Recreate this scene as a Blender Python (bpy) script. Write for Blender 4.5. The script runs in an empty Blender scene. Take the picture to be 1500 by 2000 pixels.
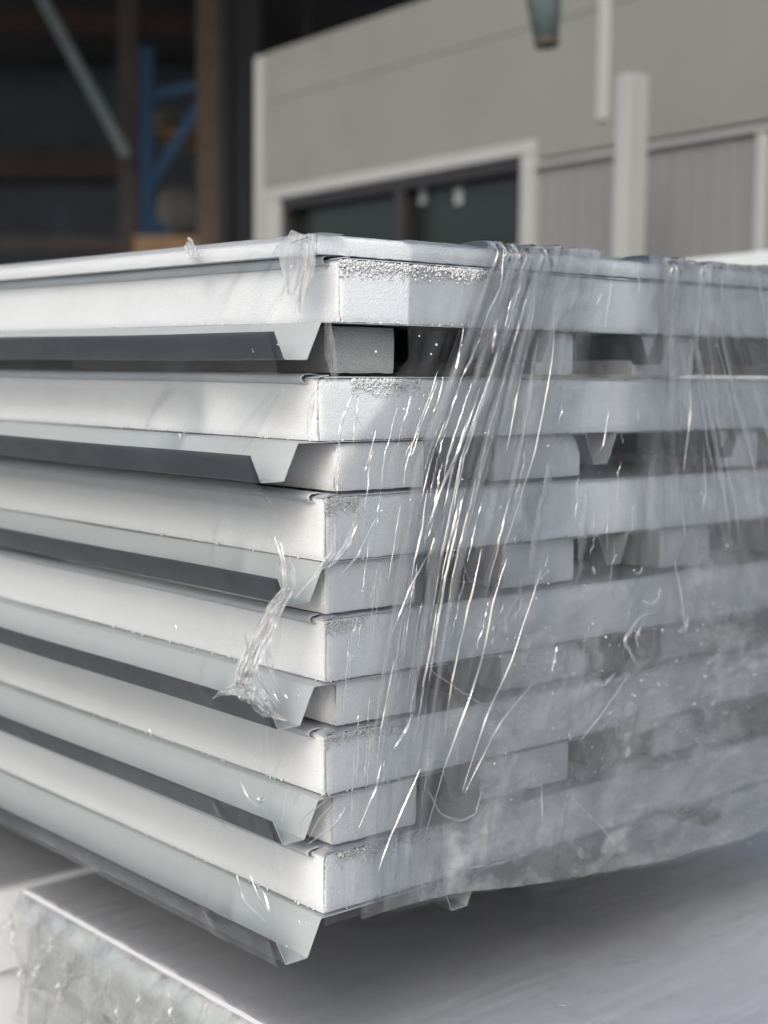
import bpy, bmesh, math, random
import numpy as np
from mathutils import Vector, Matrix
random.seed(4)
rng = np.random.RandomState(7)
R = math.radians
SC = bpy.context.scene
COL = SC.collection

# ------------------------------------------------------------------ camera
# world: corner of the panel stack is the vertical line X=0,Y=0; X runs along
# the end face (right), Y along the long side (left), Z = 0 at the eye height.
FPX = 2880.0                                  # focal length in photo pixels (1500x2000)
vr = Vector((4041-750, -(755-1000), -FPX)).normalized()
vl = Vector((-1793-750, -(697-1000), -FPX))
vl = (vl - vl.dot(vr)*vr).normalized()
vz = vr.cross(vl)
W2C = Matrix((vr, vl, vz)).transposed()       # columns: world axes seen from the camera
C2W = W2C.transposed()
def ray(px, py):
    return C2W @ Vector(((px-750)/FPX, -(py-1000)/FPX, -1.0))
D0 = 1.73
_o = ray(634, 1096)*D0                         # the corner at the foot of the third panel
CAM = Vector((-_o.x, -_o.y, 0.0))
def onplane(px, py, p0, n):
    d = ray(px, py); n = Vector(n)
    return CAM + d*((Vector(p0)-CAM).dot(n)/d.dot(n))
FWD = (C2W @ Vector((0, 0, -1))); FWD.z = 0; FWD.normalize()
RGT = Vector((FWD.y, -FWD.x, 0))
def atdepth(px, py, dep):
    return onplane(px, py, CAM+FWD*dep, FWD)
def zc(py, px=634):                            # height of a picture row on the stack's corner line
    return onplane(px, py, (0, 0, 0), FWD).z

cam = bpy.data.cameras.new('camera')
co = bpy.data.objects.new('camera', cam); COL.objects.link(co)
co.matrix_world = Matrix.Translation(CAM) @ C2W.to_4x4()
cam.sensor_fit = 'VERTICAL'; cam.sensor_height = 36; cam.lens = FPX/2000*36
cam.clip_start = 0.05; cam.clip_end = 400
cam.dof.use_dof = True; cam.dof.focus_distance = 1.74; cam.dof.aperture_fstop = 2.9
SC.camera = co

# ------------------------------------------------------------------ light
SUN_AZ = Vector((-0.84, -0.54, 0)).normalized(); SUN_EL = R(34)
w = bpy.data.worlds.new('World'); SC.world = w; w.use_nodes = True
nt = w.node_tree; nt.nodes.clear()
sky = nt.nodes.new('ShaderNodeTexSky'); sky.sky_type = 'NISHITA'; sky.sun_disc = False
sky.sun_elevation = SUN_EL; sky.sun_rotation = math.atan2(SUN_AZ.x, SUN_AZ.y)
sky.air_density = 1.0; sky.dust_density = 4.0; sky.ozone_density = 1.0
bg = nt.nodes.new('ShaderNodeBackground'); bg.inputs['Strength'].default_value = 0.15
hs = nt.nodes.new('ShaderNodeHueSaturation'); hs.inputs['Saturation'].default_value = 0.74
ou = nt.nodes.new('ShaderNodeOutputWorld')
nt.links.new(sky.outputs[0], hs.inputs['Color']); nt.links.new(hs.outputs[0], bg.inputs[0]); nt.links.new(bg.outputs[0], ou.inputs[0])
sl = bpy.data.lights.new('sun', 'SUN'); sl.energy = 0.50; sl.angle = R(16); sl.color = (1, 0.99, 0.975)
so = bpy.data.objects.new('sun', sl); COL.objects.link(so)
sd = SUN_AZ*math.cos(SUN_EL) + Vector((0, 0, math.sin(SUN_EL)))
so.rotation_euler = sd.to_track_quat('Z', 'Y').to_euler(); so.location = (0, 0, 12)
SC.view_settings.view_transform = 'Standard'; SC.view_settings.look = 'None'
SC.view_settings.exposure = 0.55; SC.view_settings.gamma = 1
SC.cycles.use_denoising = True
SC.cycles.transparent_max_bounces = 32; SC.cycles.max_bounces = 8; SC.cycles.diffuse_bounces = 6; SC.cycles.use_adaptive_sampling = True; SC.cycles.adaptive_threshold = .025
SC.cycles.sample_clamp_indirect = 6

# ------------------------------------------------------------------ helpers
class NB:
    def __init__(s, name):
        s.m = bpy.data.materials.new(name); s.m.use_nodes = True
        s.t = s.m.node_tree; s.t.nodes.clear()
        s.out = s.n('OutputMaterial')
    def n(s, k, **kw):
        nd = s.t.nodes.new('ShaderNode'+k)
        for a, b in kw.items():
            if hasattr(nd, a) and a not in nd.inputs: setattr(nd, a, b)
            else: nd.inputs[a].default_value = b
        return nd
    def l(s, a, b): s.t.links.new(a, b)
    def noise(s, vec, scale, detail=4, rough=.5, dist=0):
        q = s.n('TexNoise'); q.inputs['Scale'].default_value = scale; q.inputs['Detail'].default_value = detail
        q.inputs['Roughness'].default_value = rough; q.inputs['Distortion'].default_value = dist
        s.l(vec, q.inputs['Vector']); return q.outputs['Fac']
    def mapping(s, vec, scale):
        q = s.n('Mapping'); q.inputs['Scale'].default_value = scale; s.l(vec, q.inputs[0]); return q.outputs[0]
    def rng(s, v, a, b, c, d):
        q = s.n('MapRange'); q.inputs[1].default_value = a; q.inputs[2].default_value = b
        q.inputs[3].default_value = c; q.inputs[4].default_value = d; s.l(v, q.inputs[0]); return q.outputs[0]
    def math(s, op, a, b):
        q = s.n('Math', operation=op)
        for i, v in enumerate((a, b)):
            if isinstance(v, (int, float)): q.inputs[i].default_value = v
            else: s.l(v, q.inputs[i])
        return q.outputs[0]
    def mix(s, f, a, b):
        q = s.n('Mix', data_type='RGBA')
        if isinstance(f, (int, float)): q.inputs[0].default_value = f
        else: s.l(f, q.inputs[0])
        for i, v in ((6, a), (7, b)):
            if isinstance(v, tuple): q.inputs[i].default_value = (*v, 1)
            else: s.l(v, q.inputs[i])
        return q.outputs[2]
    def bump(s, h, dist, strength=1, normal=None):
        q = s.n('Bump'); q.inputs['Distance'].default_value = dist; q.inputs['Strength'].default_value = strength
        s.l(h, q.inputs['Height'])
        if normal is not None: s.l(normal, q.inputs['Normal'])
        return q.outputs[0]
    def obj(s): return s.n('TexCoord').outputs['Object']
    def principled(s, col, rough, metal=0, normal=None, spec=.5):
        p = s.n('BsdfPrincipled')
        for k, v in (('Base Color', col), ('Roughness', rough)):
            if isinstance(v, tuple): p.inputs[k].default_value = (*v, 1)
            elif isinstance(v, (int, float)): p.inputs[k].default_value = v
            else: s.l(v, p.inputs[k])
        p.inputs['Metallic'].default_value = metal; p.inputs['Specular IOR Level'].default_value = spec
        if normal is not None: s.l(normal, p.inputs['Normal'])
        s.l(p.outputs[0], s.out.inputs[0]); return p

def m_foam(name='foam', base=(.755, .785, .81), cut=True):
    b = NB(name); o = b.obj()
    v = b.n('TexVoronoi', feature='DISTANCE_TO_EDGE'); v.inputs['Scale'].default_value = 300; b.l(o, v.inputs['Vector'])
    bead = b.rng(v.outputs['Distance'], 0, .25, 0, 1)
    big = b.noise(o, 9, 5, .6)
    fine = b.noise(o, 700, 3, .7)
    c = b.mix(b.rng(big, .3, .7, 0, 1), tuple(x*.95 for x in base), base)
    c = b.mix(b.rng(bead, 0, 1, .26, 0), c, (.55, .56, .57))
    lines = b.noise(b.mapping(o, (3, 3, 160)), 1.0, 4, .65)
    n = b.bump(bead, .0007, .6)
    n = b.bump(fine, .0006, .6, n)
    if cut:
        sx = b.n('SeparateXYZ'); b.l(b.n('NewGeometry').outputs['True Normal'], sx.inputs[0])
        lines = b.math('MULTIPLY', lines, b.math('POWER', b.math('ABSOLUTE', sx.outputs[1], 0), 4))
        n = b.bump(lines, .0022, .34, n)
    p = b.principled(c, .95, normal=n, spec=.05)
    p.inputs['Subsurface Weight'].default_value = .25
    p.inputs['Subsurface Radius'].default_value = (.006, .006, .006); p.inputs['Subsurface Scale'].default_value = 1
    return b.m
def m_steel(name, col, rough=.3, spot=.06):
    b = NB(name); o = b.obj()
    f = b.noise(b.mapping(o, (60, 2.5, 60)), 1, 4, .6)
    g = b.noise(o, 35, 4, .6)
    c = b.mix(b.rng(f, .3, .7, 0, 1), tuple(x*(1-spot) for x in col), tuple(min(1, x*(1+spot)) for x in col))
    n = b.bump(b.noise(b.mapping(o, (14, 3, 14)), 1, 2), .002, .25)
    r = b.rng(g, .3, .7, rough*.8, rough*1.35)
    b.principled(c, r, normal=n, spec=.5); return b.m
def m_plain(name, col, rough=.7, var=.15, scale=6, metal=0, bump=.002):
    b = NB(name); o = b.obj()
    f = b.noise(o, scale, 6, .65)
    c = b.mix(b.rng(f, .3, .7, 0, 1), tuple(x*(1-var) for x in col), tuple(min(1, x*(1+var)) for x in col))
    n = b.bump(b.noise(o, scale*6, 4), bump, .4)
    b.principled(c, rough, metal, n); return b.m
def m_film(name, haze=(.03, .14), gloss=1.6, rough=.10, sx=260, sy=5, bump=.0012, tint=(.965, .975, .985), crumple=.0, milky=(.78, .80, .83), patr=(.3, .7)):
    """clear stretch film: passes light, reflects the surroundings, a thin milkiness where it is stretched or doubled"""
    b = NB(name); uv = b.n('UVMap').outputs[0]
    st = b.noise(b.mapping(uv, (sx, sy, 1)), 1, 5, .65, .3)
    st2 = b.noise(b.mapping(uv, (sx*.23, sy*1.6, 1)), 1, 4, .6, .8)
    pat = b.noise(b.mapping(uv, (7, 5, 1)), 1, 4, .6, .6)
    n = b.bump(st, bump, .7)
    n = b.bump(st2, bump*3.2, .6, n)
    if crumple:
        v = b.n('TexVoronoi', feature='F1'); v.inputs['Scale'].default_value = 1
        b.l(b.mapping(uv, (34, 30, 1)), v.inputs['Vector'])
        n = b.bump(v.outputs['Distance'], crumple, .8, n)
    hz = b.math('MULTIPLY', b.rng(st, .42, .72, .25, 1.0), b.rng(pat, patr[0], patr[1], .35 if patr[0] < .4 else .12, 1.0))
    hz = b.math('ADD', b.math('MULTIPLY', hz, haze[1]-haze[0]), haze[0])
    at = b.n('Attribute'); at.attribute_name = 'cling'; free = b.math('SUBTRACT', 1.0, at.outputs['Fac'])
    hz = b.math('MULTIPLY', hz, free)
    tr = b.n('BsdfTransparent'); tr.inputs[0].default_value = (*tint, 1)
    df = b.n('BsdfDiffuse'); df.inputs[0].default_value = (*milky, 1); b.l(n, df.inputs['Normal'])
    tl = b.n('BsdfTranslucent'); tl.inputs[0].default_value = (*milky, 1)
    m0 = b.n('MixShader'); m0.inputs[0].default_value = .5; b.l(df.outputs[0], m0.inputs[1]); b.l(tl.outputs[0], m0.inputs[2])
    m1 = b.n('MixShader'); b.l(hz, m1.inputs[0]); b.l(tr.outputs[0], m1.inputs[1]); b.l(m0.outputs[0], m1.inputs[2])
    gl = b.n('BsdfGlossy'); gl.inputs['Roughness'].default_value = rough; b.l(n, gl.inputs['Normal'])
    fr = b.n('Fresnel'); fr.inputs[0].default_value = 1.45; b.l(n, fr.inputs['Normal'])
    ff = b.n('Math', operation='MULTIPLY', use_clamp=True); b.l(fr.outputs[0], ff.inputs[0]); b.l(b.math('MULTIPLY', free, gloss), ff.inputs[1])
    m2 = b.n('MixShader'); b.l(ff.outputs[0], m2.inputs[0]); b.l(m1.outputs[0], m2.inputs[1]); b.l(gl.outputs[0], m2.inputs[2])
    b.l(m2.outputs[0], b.out.inputs[0]); return b.m

def link(o, parent=None):
    COL.objects.link(o)
    if parent: o.parent = parent
    return o
def tag(o, label=None, cat=None, group=None, kind=None):
    if label: o['label'] = label
    if cat: o['category'] = cat
    if group: o['group'] = group
    if kind: o['kind'] = kind
    return o
def empty(name, loc, label, cat, group=None):
    o = bpy.data.objects.new(name, None); o.location = loc; o.empty_display_size = .05; link(o)
    return tag(o, label, cat, group)
def mesh(name, V, F, mats, parent=None, smooth=False, fm=None, uv=None, cling=None):
    me = bpy.data.meshes.new(name); me.from_pydata([tuple(v) for v in V], [], F); me.update()
    for m in (mats if isinstance(mats, (list, tuple)) else [mats]): me.materials.append(m)
    if fm is not None: me.polygons.foreach_set('material_index', fm)
    if smooth: me.polygons.foreach_set('use_smooth', [True]*len(me.polygons))
    if uv is not None:
        ul = me.uv_layers.new(name='UVMap'); li = np.empty(len(me.loops), dtype=np.int32)
        me.loops.foreach_get('vertex_index', li); ul.data.foreach_set('uv', np.asarray(uv, dtype=np.float32)[li].ravel())
    if cling is not None:
        at = me.attributes.new('cling', 'FLOAT', 'POINT'); at.data.foreach_set('value', np.asarray(cling, dtype=np.float32).ravel())
    o = bpy.data.objects.new(name, me); link(o)
    if parent:
        o.parent = parent; o.location = (0, 0, 0) if parent.parent else -parent.location
    return o
def box_vf(a, b, off=0):
    (x0, y0, z0), (x1, y1, z1) = a, b
    V = [(x0, y0, z0), (x1, y0, z0), (x1, y1, z0), (x0, y1, z0), (x0, y0, z1), (x1, y0, z1), (x1, y1, z1), (x0, y1, z1)]
    F = [(0, 3, 2, 1), (4, 5, 6, 7), (0, 1, 5, 4), (1, 2, 6, 5), (2, 3, 7, 6), (3, 0, 4, 7)]
    return V, [tuple(i+off for i in f) for f in F]
def bevbox(name, size, mat, loc=(0, 0, 0), rot=None, parent=None, bev=.004, seg=2):
    """bevelled box centred on loc; rot = 3x3 matrix whose columns are its axes"""
    bm = bmesh.new(); bmesh.ops.create_cube(bm, size=1)
    bmesh.ops.scale(bm, vec=size, verts=bm.verts)
    if bev: bmesh.ops.bevel(bm, geom=bm.edges[:], offset=bev, segments=seg, affect='EDGES', profile=.6)
    M = (rot.to_4x4() if rot else Matrix.Identity(4)); M.translation = Vector(loc)
    bm.transform(M); me = bpy.data.meshes.new(name); bm.to_mesh(me); bm.free(); me.materials.append(mat)
    o = bpy.data.objects.new(name, me); link(o)
    if parent: o.parent = parent; o.location = -parent.location
    return o
def bar(name, p, q, wd, th, mat, parent=None, side=None, bev=.004):
    p, q = Vector(p), Vector(q); d = q-p; L = d.length; z = d.normalized()
    s = Vector(side if side else RGT); x = (s-s.dot(z)*z).normalized(); y = z.cross(x)
    return bevbox(name, (wd, th, L), mat, (p+q)/2, Matrix((x, y, z)).transposed(), parent, bev)
def prism(name, prof, y0, y1, mats, parent=None, thick=.0012, ny=1, smooth=False, wob=0):
    """sheet of the given cross-section (x,z) run along Y, with real thickness; inner/outer face materials"""
    P = [Vector((a, 0, b)) for a, b in prof]; n = len(P); N = []
    for i in range(n):
        t = (P[min(i+1, n-1)]-P[max(i-1, 0)]).normalized(); N.append(Vector((t.z, 0, -t.x)))
    V = []; ys = [y0+(y1-y0)*(k/ny)**2 for k in range(ny+1)]
    for k, y in enumerate(ys):
        dz = wob*math.sin(y*9+prof[0][1]*50)
        for s in (0, 1):
            for i in range(n):
                v = P[i]+N[i]*(thick*s); V.append((v.x, y, v.z+dz))
    F = []; fm = []
    for k in range(ny):
        a = k*2*n; b = a+2*n
        for i in range(n-1):
            F.append((a+i, b+i, b+i+1, a+i+1)); fm.append(0)
            F.append((a+n+i, a+n+i+1, b+n+i+1, b+n+i)); fm.append(1)
        F.append((a, a+n, b+n, b)); fm.append(0); F.append((a+n-1, b+n-1, b+2*n-1, a+2*n-1)); fm.append(0)
    e = ny*2*n
    for i in range(n-1):
        F.append((i, i+1, n+i+1, n+i)); fm.append(0); F.append((e+i, e+n+i, e+n+i+1, e+i+1)); fm.append(0)
    return mesh(name, V, F, mats, parent, smooth, fm)
def vnoise(x, y, seed=0):
    """smooth 2-D value noise on arrays"""
    xi = np.floor(x).astype(np.int64); yi = np.floor(y).astype(np.int64); xf = x-xi; yf = y-yi
    def h(a, b):
        v = (a*374761393 + b*668265263 + seed*974634777) & 0xffffffff
        v = ((v ^ (v >> 13))*1274126177) & 0xffffffff
        return ((v ^ (v >> 16)) & 0xffff)/65535.0
    u = xf*xf*(3-2*xf); v = yf*yf*(3-2*yf)
    return (h(xi, yi)*(1-u)+h(xi+1, yi)*u)*(1-v)+(h(xi, yi+1)*(1-u)+h(xi+1, yi+1)*u)*v
def fbm(x, y, seed=0, oct=4):
    r = 0; a = .5
    for k in range(oct): r = r+a*vnoise(x*2**k, y*2**k, seed+k*17); a *= .5
    return r

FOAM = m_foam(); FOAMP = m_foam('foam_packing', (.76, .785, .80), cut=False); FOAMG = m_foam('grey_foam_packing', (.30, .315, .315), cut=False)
LINER = m_steel('liner_steel', (.46, .50, .53), .45)
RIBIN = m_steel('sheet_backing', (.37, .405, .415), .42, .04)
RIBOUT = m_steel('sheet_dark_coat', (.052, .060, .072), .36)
CRUMB = m_plain('foam_crumb', (.60, .615, .62), 1.0, .03, 60, bump=.0001)

# ------------------------------------------------------------------ foam core with a real broken edge
def foam_block(name, x0, x1, y0, y1, z0, z1, mat, parent=None, seed=0, rough=1.0, crumble=None, step=.004):
    """foam slab: the end face (y0) and the side face (x0) are dense grids whose edges are crumbled"""
    V = []; F = []
    nz = max(4, int((z1-z0)/step))
    def grid(n, pos, out):
        base = len(V)
        for i in range(n+1):
            for j in range(nz+1):
                V.append(pos(i/n, j/nz))
        for i in range(n):
            for j in range(nz):
                a = base+i*(nz+1)+j; q = (a, a+nz+1, a+nz+2, a+1)
                F.append(q if out else q[::-1])
    H = z1-z0
    nx = int((x1-x0)/step); Ly = min(1.3, y1-y0)
    ny = int(Ly/step/1.6)
    U = {}
    def edge(d, sd, p):                       # how far the face is eaten back at distance d from an edge
        nn = float(vnoise(np.array(p*170.), np.array(sd*3.1), seed))
        n2 = float(vnoise(np.array(p*38.), np.array(sd*7.7), seed+5))
        return -(.0012+.0022*nn+.0018*n2*rough)*math.exp(-d/(.0022+.003*n2))
    def front(u, v):
        x = x0+(x1-x0)*u; z = z0+H*v
        y = y0 - edge(x-x0, 4, z) - edge(H*v, 1, x)*.6 - edge(H*(1-v), 2, x)
        if crumble:
            a, b = crumble
            t = 1 if a < x-x0 < b else 0
            y += t*max(0, .004*float(vnoise(np.array(x*120.), np.array(z*160.), seed+9))*math.exp(-H*(1-v)/.010))
        zz = z + (.0012*(float(vnoise(np.array(x*90.), np.array(1.), seed+2))-.5) if v in (0,) else 0)
        return (x if u > 0 else x0+.0012, y, zz)
    def side(u, v):
        y = y0+Ly*u**1.25; z = z0+H*v
        x = x0 - edge(y-y0, 4, z) - edge(H*v, 6, y)*.8 - edge(H*(1-v), 7, y)*.3
        if u == 0: return (x0+.0012, front(0, v)[1], front(0, v)[2])
        return (x, y, z)
    grid(nx, front, True); grid(ny, side, False)
    k = len(V); e = .0015                     # plain remaining faces
    yy = y0+Ly
    V += [(x0+e, y0+e, z1-.0005), (x1, y0+e, z1-.0005), (x1, y1, z1-.0005), (x0+e, y1, z1-.0005),
          (x0+e, y0+e, z0+.0005), (x1, y0+e, z0+.0005), (x1, y1, z0+.0005), (x0+e, y1, z0+.0005),
          (x0+e, yy, z1-.0005), (x0+e, yy, z0+.0005)]
    F += [(k, k+1, k+2, k+3), (k+4, k+7, k+6, k+5), (k+1, k+5, k+6, k+2), (k+3, k+2, k+6, k+7)]
    if y1 > yy+1e-4: F.append((k+8, k+3, k+7, k+9))
    return mesh(name, V, F, mat, parent, smooth=True)
ICO = None
def ico():
    global ICO
    if ICO is None:
        bm = bmesh.new(); bmesh.ops.create_icosphere(bm, subdivisions=1, radius=1)
        ICO = ([v.co.copy() for v in bm.verts], [tuple(v.index for v in f.verts) for f in bm.faces]); bm.free()
    return ICO
def crumbs(name, pts, parent=None, rmin=.0007, rmax=.0022):
    V0, F0 = ico(); V = []; F = []
    for p in pts:
        r = random.uniform(rmin, rmax); k = len(V); s = Vector((random.uniform(.7, 1.2), random.uniform(.7, 1.2), random.uniform(.6, 1.2)))
        for v in V0: V.append((p[0]+v.x*r*s.x*random.uniform(.8, 1.2), p[1]+v.y*r*s.y*random.uniform(.8, 1.2), p[2]+v.z*r*s.z))
        F += [tuple(i+k for i in f) for f in F0]
    return tag(mesh(name, V, F, CRUMB, parent, smooth=True), kind='stuff')

# ------------------------------------------------------------------ the stack
LEN = 3.6; WID = 1.16
# picture rows of each panel at the corner: liner top, foam bottom; sideways / endways offsets (m)
PAN = [(498, 628, .016, -.004), (732, 862, -.010, .002), (966, 1098, 0, 0), (1206, 1335, .004, .002), (1431, 1556, .002, 0), (1664, 1785, -.001, -.003)]
LBL = ['topmost roof panel under the thin white cover sheet, crumbly foam along its upper edge',
       'second roof panel from the top, its foam corner set left of the one above',
       'third roof panel from the top, its corner crumbled below a bent liner tip',
       'fourth roof panel from the top, the torn film knot hangs from its lower sheet',
       'fifth roof panel from the top, second lowest in the stack',
       'lowest roof panel, its bare rib hanging over the wrapped pack below']
RIBX = [[.33, .58, .83, 1.08], [.215, .50, .79, 1.06], [.25, .52, .80, 1.07], [.23, .50, .78, 1.05], [.225, .49, .77, 1.04], [.225, .49, .77, 1.04]]
PZ = []; GSH = [.027, .029, .002, .018, .010, .004]
for i, (t, b, dx, dy) in enumerate(PAN):
    zt, zb = zc(t), zc(b); PZ.append((zt, zb))
    root = empty('roof_panel', (dx, dy, zb), LBL[i], 'roof panel', 'inverted roof panels in the wrapped stack')
    lt = .004
    foam_block('foam_core', dx, dx+WID, dy, dy+LEN, zb, zt-lt, FOAM, root, seed=i*11, rough=1.4,
               crumble=[(0, .33), (.06, .15), (0, .04), (0, .05), (0, .12), (.02, .3)][i])
    # flat liner on top, with a rolled lip along the long side
    ls = prism('liner_sheet', [(dx+.010, zt-lt), (dx+.03, zt-lt+.0006), (dx+WID-.001, zt-lt)], dy-.0015, dy+LEN, [LINER, LINER], root, -.0014)
    prof = [(dx+.014, zt-.0005), (dx+.004, zt+.0005), (dx-.006, zt-.0005), (dx-.0095, zt-.003), (dx-.0085, zt-.0075), (dx-.004, zt-.0095), (dx+.001, zt-.0098)]
    prism('liner_lip', prof, dy+.018, dy+LEN, [LINER, LINER], ls, .001, ny=30, smooth=True, wob=.0004)
    prism('liner_tip', [(dx+.016, zt-.001), (dx+.004, zt-.0028), (dx-.002, zt-.0040)], dy-.0005, dy+.018, [LINER, LINER], ls, .0009)
    # ribbed sheet below: empty overlap gutter along the long side, then the ribs
    z = zb-.0012; hgt = .0425; g = GSH[i]
    P = [(dx-g-.068, z-.0125), (dx-g-.0675, z-.0150), (dx-g-.0545, z-hgt), (dx-g-.0535, z-hgt-.0006), (dx-g-.0235, z-hgt-.0006), (dx-g-.0225, z-hgt),
         (dx-g-.0030, z-.0018), (dx-g-.0010, z), (dx+.002, z)]
    for rx in RIBX[i]:
        P += [(dx+rx-.033, z), (dx+rx-.032, z-.001), (dx+rx-.0135, z-hgt), (dx+rx+.0135, z-hgt), (dx+rx+.032, z-.001), (dx+rx+.033, z)]
    P += [(dx+WID-.002, z)]
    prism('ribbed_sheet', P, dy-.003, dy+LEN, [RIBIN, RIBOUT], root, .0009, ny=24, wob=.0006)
    # the filled ribs: foam inside, set a little back from the cut end
    for rx in RIBX[i][1:] if i < 5 else RIBX[i][1:]:
        V = []; 
        for y in (dy+.09, dy+LEN): V += [(dx+rx-.031, y, z+.0005), (dx+rx-.0132, y, z-hgt+.001), (dx+rx+.0132, y, z-hgt+.001), (dx+rx+.031, y, z+.0005)]
        mesh('rib_foam', V, [(0, 1, 2, 3), (4, 7, 6, 5), (0, 4, 5, 1), (2, 6, 7, 3), (1, 5, 6, 2), (0, 3, 7, 4)], FOAM, root)
    # beads shed along the upper edge of the end face
    pts = []
    N = [2600, 1000, 600, 300, 600, 900][i]; a, b = [(.0, .36), (.05, .16), (0, .05), (0, .06), (0, .13), (.02, .34)][i]
    for k in range(N):
        u = a+(b-a)*random.random()**1.1; d = random.expovariate(1/.0055)
        if d > .02: continue
        pts.append((dx+u, dy+random.uniform(-.0016, .0012), zt-lt-.001-d))
    for k in range(60):                       # a few along the lower edges
        if random.random() < .5: pts.append((dx+random.uniform(0, .5), dy-.001, zb+random.uniform(0, .002)))
        else: pts.append((dx-.001, dy+random.uniform(0, .6), zb+random.uniform(0, .002)))
    crumbs('foam_bead_litter', pts, root)

# thin white cover sheet on the top
zt1 = PZ[0][0]; ztop = zc(457)
o = foam_block('cover_sheet', -.012, WID+.02, .004, LEN, zt1+.0012, ztop, FOAM, None, seed=77, rough=.6)
tag(o, 'thin white foam cover sheet lying on top of the whole panel stack', 'foam sheet')

# packing blocks in the five gaps: picture x-ranges on the end face, and how deep they run
GAPS = [[(650, 766), (1040, 1112), (1228, 1345), (1500, 1640)], [(655, 826), (965, 1130), (1405, 1475), (1540, 1700)], [(636, 812), (985, 1122), (1292, 1388), (1520, 1680)],
        [(660, 817), (985, 1150), (1300, 1400), (1530, 1680)], [(655, 820), (950, 1120), (1290, 1400), (1520, 1680)]]
GN = ['in the uppermost gap', 'in the second gap from the top', 'in the third gap from the top',
      'in the fourth gap from the top', 'in the lowest gap']
KN = ['foam packing block at the near corner %s', 'middle foam packing block %s', 'third foam packing block from the corner %s', 'foam packing block at the picture right edge %s']
for g, row in enumerate(GAPS):
    z1 = PZ[g][1]-.0035; z0 = PZ[g+1][0]+.0022
    for k, (a, b) in enumerate(row):
        zm = (z0+z1)/2; ym = (a+b)/2
        # depth of the face from the ray through the block centre
        yoff = [.030, .004, .006, .006, .004][g] if k == 0 else .02
        pa = onplane(a, 1000, (0, yoff, 0), (0, 1, 0)); pb = onplane(b, 1000, (0, yoff, 0), (0, 1, 0))
        xa, xb = pa.x, pb.x
        # do not run into a rib: the panel's ribs were set round these blocks
        ln = .62 if k == 0 else 2.2
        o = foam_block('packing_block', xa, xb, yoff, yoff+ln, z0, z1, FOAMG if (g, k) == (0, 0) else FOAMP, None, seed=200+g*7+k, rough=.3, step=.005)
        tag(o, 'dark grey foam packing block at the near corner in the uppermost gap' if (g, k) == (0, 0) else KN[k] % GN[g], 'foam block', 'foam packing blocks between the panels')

# ------------------------------------------------------------------ stretch film
ZB = PZ[5][1]
FILM = m_film('stretch_film', (.01, .12), .75, .12, 34, 5, .0008, tint=(.993, .996, .998), milky=(.86, .88, .92))
FILMG = m_film('stretch_film_gathered', (.03, .34), 1.4, .09, 44, 4, .0010, tint=(.993, .996, .998), milky=(.86, .88, .92))
FILMC = m_film('stretch_film_crumpled', (.05, .86), .85, .09, 24, 19, .0013, milky=(.93, .94, .95), tint=(.993, .996, .998), crumple=.0015, patr=(.36, .64))
FILML = m_film('stretch_film_taut', (.01, .04), .75, .32, 10, 5, .0005, tint=(.985, .99, .995))
CREASE = m_film('film_crease', (.12, .55), 5.0, .10, 20, 3, .0005, milky=(.90, .92, .95))

film = empty('stretch_film', (0, -.02, ZB), 'clear crinkled stretch film wrapped round the panel stack', 'plastic film')
YS = np.array([455, 650, 900, 1150, 1400, 1600, 1800.])
GU = [[626, 634, 634, 630, 630, 634, 634], [965, 905, 815, 770, 735, 715, 705], [1010, 965, 890, 840, 800, 775, 760], [1060, 1010, 950, 890, 850, 825, 810],
      [1110, 1060, 1030, 975, 910, 880, 860], [1180, 1150, 1130, 1110, 1060, 1000, 960], [1300, 1290, 1290, 1290, 1250, 1200, 1160],
      [1380, 1360, 1400, 1440, 1450, 1450, 1440], [1420, 1450, 1500, 1560, 1600, 1620, 1640], [1700, 1700, 1700, 1720, 1740, 1740, 1740]]
GQ = np.array([0, .30, .37, .44, .51, .58, .72, .84, .92, 1.15])
GZ = np.array([zc(y) for y in YS])
GX = []
for g in GU:
    row = []
    for x, z in zip(g, GZ):
        # picture column -> X on the end face at that height
        lo, hi = -.4, 2.5
        for _ in range(40):
            mid = (lo+hi)/2; v = W2C @ (Vector((mid, -.012, z))-CAM); px = 750+FPX*v.x/-v.z
            if px < x: lo = mid
            else: hi = mid
        row.append(lo)
    GX.append(row)
GX = np.array(GX)
def flow(q, z):
    """X of flow line q at height z (numpy arrays of one shape)"""
    zi = np.clip(z, GZ.min(), GZ.max()); cols = np.array([np.interp(zi.ravel(), GZ[::-1], r[::-1]) for r in GX])
    qf = np.clip(q.ravel(), GQ[0], GQ[-1]); k = np.clip(np.searchsorted(GQ, qf)-1, 0, len(GQ)-2)
    t = (qf-GQ[k])/(GQ[k+1]-GQ[k]); i = np.arange(len(qf))
    return (cols[k, i]*(1-t)+cols[k+1, i]*t).reshape(q.shape)
HEMX = [(-.1, -.02), (.0, -.012), (.15, -.012), (.28, -.024), (.45, -.044), (.62, -.058), (.8, -.062), (1.2, -.06)]
def hem(x): return ZB+np.interp(x, [h[0] for h in HEMX], [h[1] for h in HEMX])
def ridge(a, w):                               # sparse sharp tucks out of a 0..1 noise
    return np.clip(1-np.abs(a-.5)/w, 0, 1)**1.5
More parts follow.
